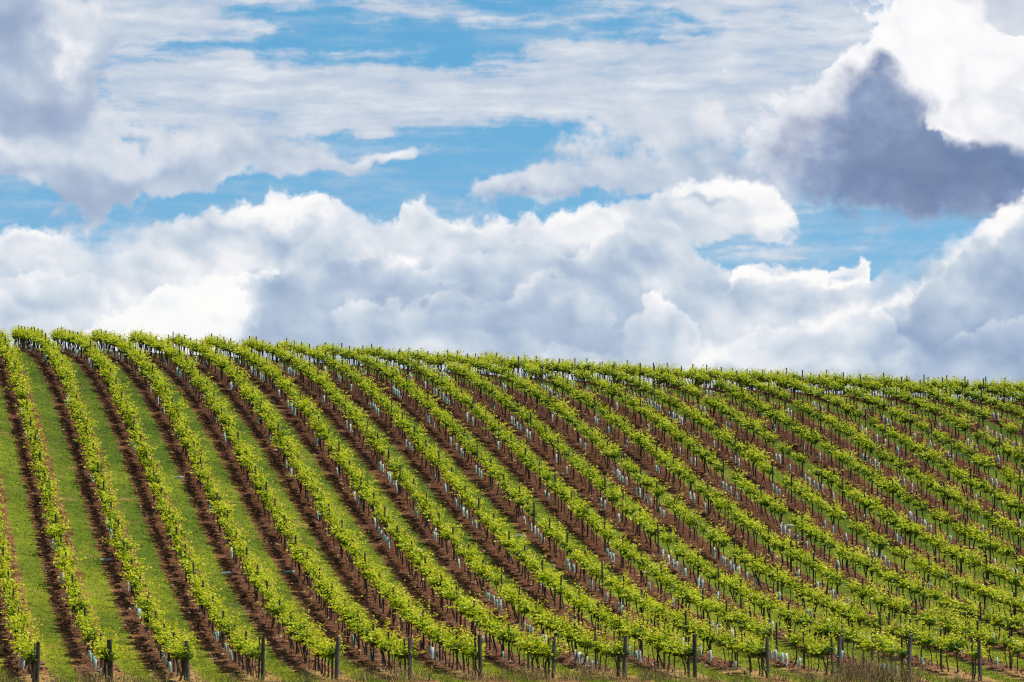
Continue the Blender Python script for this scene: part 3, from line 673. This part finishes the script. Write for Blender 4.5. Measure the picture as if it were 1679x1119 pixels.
    for j, (p, zz) in enumerate(rest): VV.append(V0 * (1, 1, .93 + .12 * ((p[3] * 13) % 1)) + (p[1], p[2], zz)); FF.append(Q0 + j * len(V0))
    me = mesh_from(bpy.data.meshes.new('trellis_posts'), np.concatenate(VV), np.concatenate(FF)); me.materials.append(oldwood)
    tag(new_obj('distant_trellis_posts', me), 'dark trellis posts standing in the farther vine rows', 'posts', kind='stuff')
    # --- end posts on the headland
    for k in range(14):
        x = row_x(k); V, Q = make_post(1.80 + .06 * math.sin(k * 2.3), 0.085 + .007 * math.sin(k * 1.7), 12, 20 + k)
        me = mesh_from(bpy.data.meshes.new('end_post'), V, Q); me.materials.append(grey if (k * 5) % 14 > 5 or k > 9 else darkwood)
        o = new_obj('end_post', me); o.location = (x + .06, D, float(ground_z(x, D))); o.rotation_euler = (.04 * math.sin(k * 3.1), .035 * math.sin(k * 4.7 + 1), 0)
        tag(o, 'thick weathered grey post at the near end of a row, %s from the left' % ordinal(k + 1), 'post', 'thick end posts along the foot of the hill')
    # --- guards
    gs = []
    for s in range(6):
        V, Q = make_tube_guard(.40 + .05 * (s % 3), .052 + .008 * (s % 2), s, .25 * (s % 2)); me = mesh_from(bpy.data.meshes.new('vine_guard'), V, Q, smooth=True); me.materials.append(gm[1 if s in (2, 5) else 0]); gs.append((me, V, Q))
    vis, z = in_view(guards, 16.0); guards = [p for p, k in zip(guards, vis) if k]
    ok, z = in_view(guards); shown = sorted([(p, zz) for p, zz, k in zip(guards, z, ok) if k], key=lambda e: e[0][2]); rest = [(p, zz) for p, zz, k in zip(guards, z, ok) if not k]
    num = number_rows([p for p, _ in shown]); rest += shown[300:]; print('guards', len(shown), len(rest))
    src = [bpy.data.objects.new('vine_guard', g[0]) for g in gs]
    for j, (p, zz) in enumerate(shown[:300]):
        k, x, y, a, b = p
        o = src[int(a * 6) % 6].copy(); C.objects.link(o); o.location = (x, y, zz + .02); o.rotation_euler = ((b - .5) * .25, ((b * 7) % 1 - .5) * .3, a * 6)
        tag(o, 'pale plastic guard tube, %s' % where(k, num[j]), 'guard tube', 'pale guard tubes around young vines')
    for mi in (0, 1):
        VV = []; FF = []; off = 0
        for p, zz in rest:
            s = int(p[3] * 6) % 6
            if (s in (2, 5)) != bool(mi): continue
            VV.append(gs[s][1] * (1.15, 1.15, 1) + (p[1], p[2], zz + .02)); FF.append(gs[s][2] + off); off += len(gs[s][1])
        if mi == 0: A_ = (VV, FF, off)
    V1, F1, o1 = A_
    allV = np.concatenate(V1 + VV); allF = np.concatenate(V1 and [np.concatenate(F1), np.concatenate(FF) + o1]); mi = np.concatenate([np.zeros(len(np.concatenate(F1))), np.ones(len(np.concatenate(FF)))])
    me = mesh_from(bpy.data.meshes.new('guards'), allV, allF, mi, True); me.materials.append(gm[0]); me.materials.append(gm[1])
    tag(new_obj('distant_vine_guards', me), 'pale guard tubes in the farther vine rows', 'guard tubes', kind='stuff')
    # --- guards that have blown off and lie about (ground position x, y; turn; what stands near)
    V, Q = make_tube_guard(.55, .05, 1, .45)
    me = mesh_from(bpy.data.meshes.new('fallen_guard'), V, Q, smooth=True); me.materials.append(gm[1])
    first = None
    for x, y, rz, sc, lab in FALLEN:
        o = bpy.data.objects.new('fallen_guard', me) if first is None else first.copy(); first = first or o; C.objects.link(o)
        o.location = (x, y, float(ground_z(x, y)) + .06); o.rotation_euler = (math.radians(88), 0, math.radians(rz)); o.scale = (sc, sc, sc)
        tag(o, lab, 'guard tube', 'fallen guard tubes lying between the rows')

def build_sun():
    l = bpy.data.lights.new('sun', 'SUN'); l.energy = SUN; l.angle = math.radians(.5); l.color = (1.0, .955, .88)
    o = bpy.data.objects.new('sun', l); C.objects.link(o)
    e, a = math.radians(SUN_EL), math.radians(SUN_AZ)
    from mathutils import Vector
    o.rotation_euler = Vector((math.sin(a) * math.cos(e), math.cos(a) * math.cos(e), math.sin(e))).to_track_quat('Z', 'Y').to_euler()

def build_world():
    w = bpy.data.worlds.new('World'); bpy.context.scene.world = w; w.use_nodes = True
    nt = w.node_tree; nt.nodes.clear()
    sk = nt.nodes.new('ShaderNodeTexSky'); sk.sky_type = 'NISHITA'; sk.sun_disc = False
    sk.sun_elevation = math.radians(SUN_EL); sk.sun_rotation = math.radians(SUN_AZ)
    sk.air_density = 1.0; sk.dust_density = 0.2; sk.ozone_density = 1.5
    tc = nt.nodes.new('ShaderNodeTexCoord'); ad = nt.nodes.new('ShaderNodeVectorMath'); ad.operation = 'ADD'; ad.inputs[1].default_value = (0, 0, .15)
    no = nt.nodes.new('ShaderNodeVectorMath'); no.operation = 'NORMALIZE'
    nt.links.new(tc.outputs['Generated'], ad.inputs[0]); nt.links.new(ad.outputs[0], no.inputs[0]); nt.links.new(no.outputs[0], sk.inputs[0])   # clear, deep air: the blue of higher up
    hs = nt.nodes.new('ShaderNodeHueSaturation'); hs.inputs['Hue'].default_value = .483; hs.inputs['Saturation'].default_value = 1.36; hs.inputs['Value'].default_value = SKY_VALUE
    nt.links.new(sk.outputs[0], hs.inputs['Color'])
    # unseen broken cloud overhead, added to whiten and dim the ambient light (the clouds in view are modelled on the sky sheet)
    def N(t, **k):
        n = nt.nodes.new(t)
        for a, v in k.items(): setattr(n, a, v)
        return n
    nz = N('ShaderNodeTexNoise'); nz.inputs['Scale'].default_value = 2.2; nz.inputs['Detail'].default_value = 4.0; nt.links.new(tc.outputs['Generated'], nz.inputs['Vector'])
    r1 = N('ShaderNodeMapRange', interpolation_type='SMOOTHSTEP'); r1.inputs[1].default_value = .34; r1.inputs[2].default_value = .50; nt.links.new(nz.outputs['Fac'], r1.inputs[0])
    sp = N('ShaderNodeSeparateXYZ'); nt.links.new(tc.outputs['Generated'], sp.inputs[0])
    r2 = N('ShaderNodeMapRange', interpolation_type='SMOOTHSTEP'); r2.inputs[1].default_value = .20; r2.inputs[2].default_value = .42; nt.links.new(sp.outputs[2], r2.inputs[0])
    mu = N('ShaderNodeMath', operation='MULTIPLY'); nt.links.new(r1.outputs[0], mu.inputs[0]); nt.links.new(r2.outputs[0], mu.inputs[1])
    mx = N('ShaderNodeMix', data_type='RGBA'); nt.links.new(mu.outputs[0], mx.inputs[0]); nt.links.new(hs.outputs[0], mx.inputs[6]); mx.inputs[7].default_value = (1.7, 1.68, 1.66, 1)
    bg = nt.nodes.new('ShaderNodeBackground'); nt.links.new(mx.outputs[2], bg.inputs[0]); bg.inputs[1].default_value = .1
    wo = nt.nodes.new('ShaderNodeOutputWorld'); nt.links.new(bg.outputs[0], wo.inputs[0])
FALLEN = [
    (-24.21, 290.59, 20, 0.5, 'small white scrap of guard tube on the grass of the upper left lane'),
    (-19.11, 276.64, 95, 1.0, 'white guard tube lying across the grass high in the left part of the hill'),
    (-20.88, 247.66, 95, 1.0, 'white guard tube lying on bare soil near the left edge'),
    (-22.28, 240.04, 40, 0.8, 'pale guard tube lying aslant on the soil, nearest the left edge'),
    (-19.66, 262.31, 60, 0.5, 'small white scrap on the soil strip between the second and third end posts rows'),
    (-16.99, 241.59, 60, 0.5, 'tiny white scrap at the edge of the grass, lower left'),
    (-14.66, 246.64, 80, 1.0, 'white guard tube lying on soil below the middle of the left lanes'),
    (-13.49, 236.43, 60, 0.5, 'pale scrap on bright grass, lowest of those lying in the left lanes'),
    (-11.6, 248.42, 95, 1.0, 'long white guard tube lying on brown soil left of the centre'),
    (-8.78, 266.6, 20, 0.5, 'crumpled white scrap lying on a green lane left of the centre'),
    (0.15, 266.48, 80, 1.0, 'white guard tube lying behind the row at the centre of the hill'),
    (1.44, 248.15, 140, 0.8, 'crumpled pale guard tube on soil just right of the centre foot'),
    (11.64, 243.43, 95, 1.0, 'white guard tube lying flat among trunks at the lower right'),
    (15.43, 275.92, 100, 1.0, 'white guard tube lying on soil beside a run of upright tubes, right of centre'),
    (28.46, 312.53, 40, 0.8, 'pale crushed guard tube lying high on the right of the hill'),
    (2.79, 325.3, 140, 0.8, 'pale crushed guard tube lying on soil high above the centre'),
    (11.58, 317.91, 60, 0.5, 'white scrap on the soil strip high in the right half')]
build_camera(); build_world(); build_sun()
build_ground(); build_ground_cover(); build_vineyard(); make_clouds()
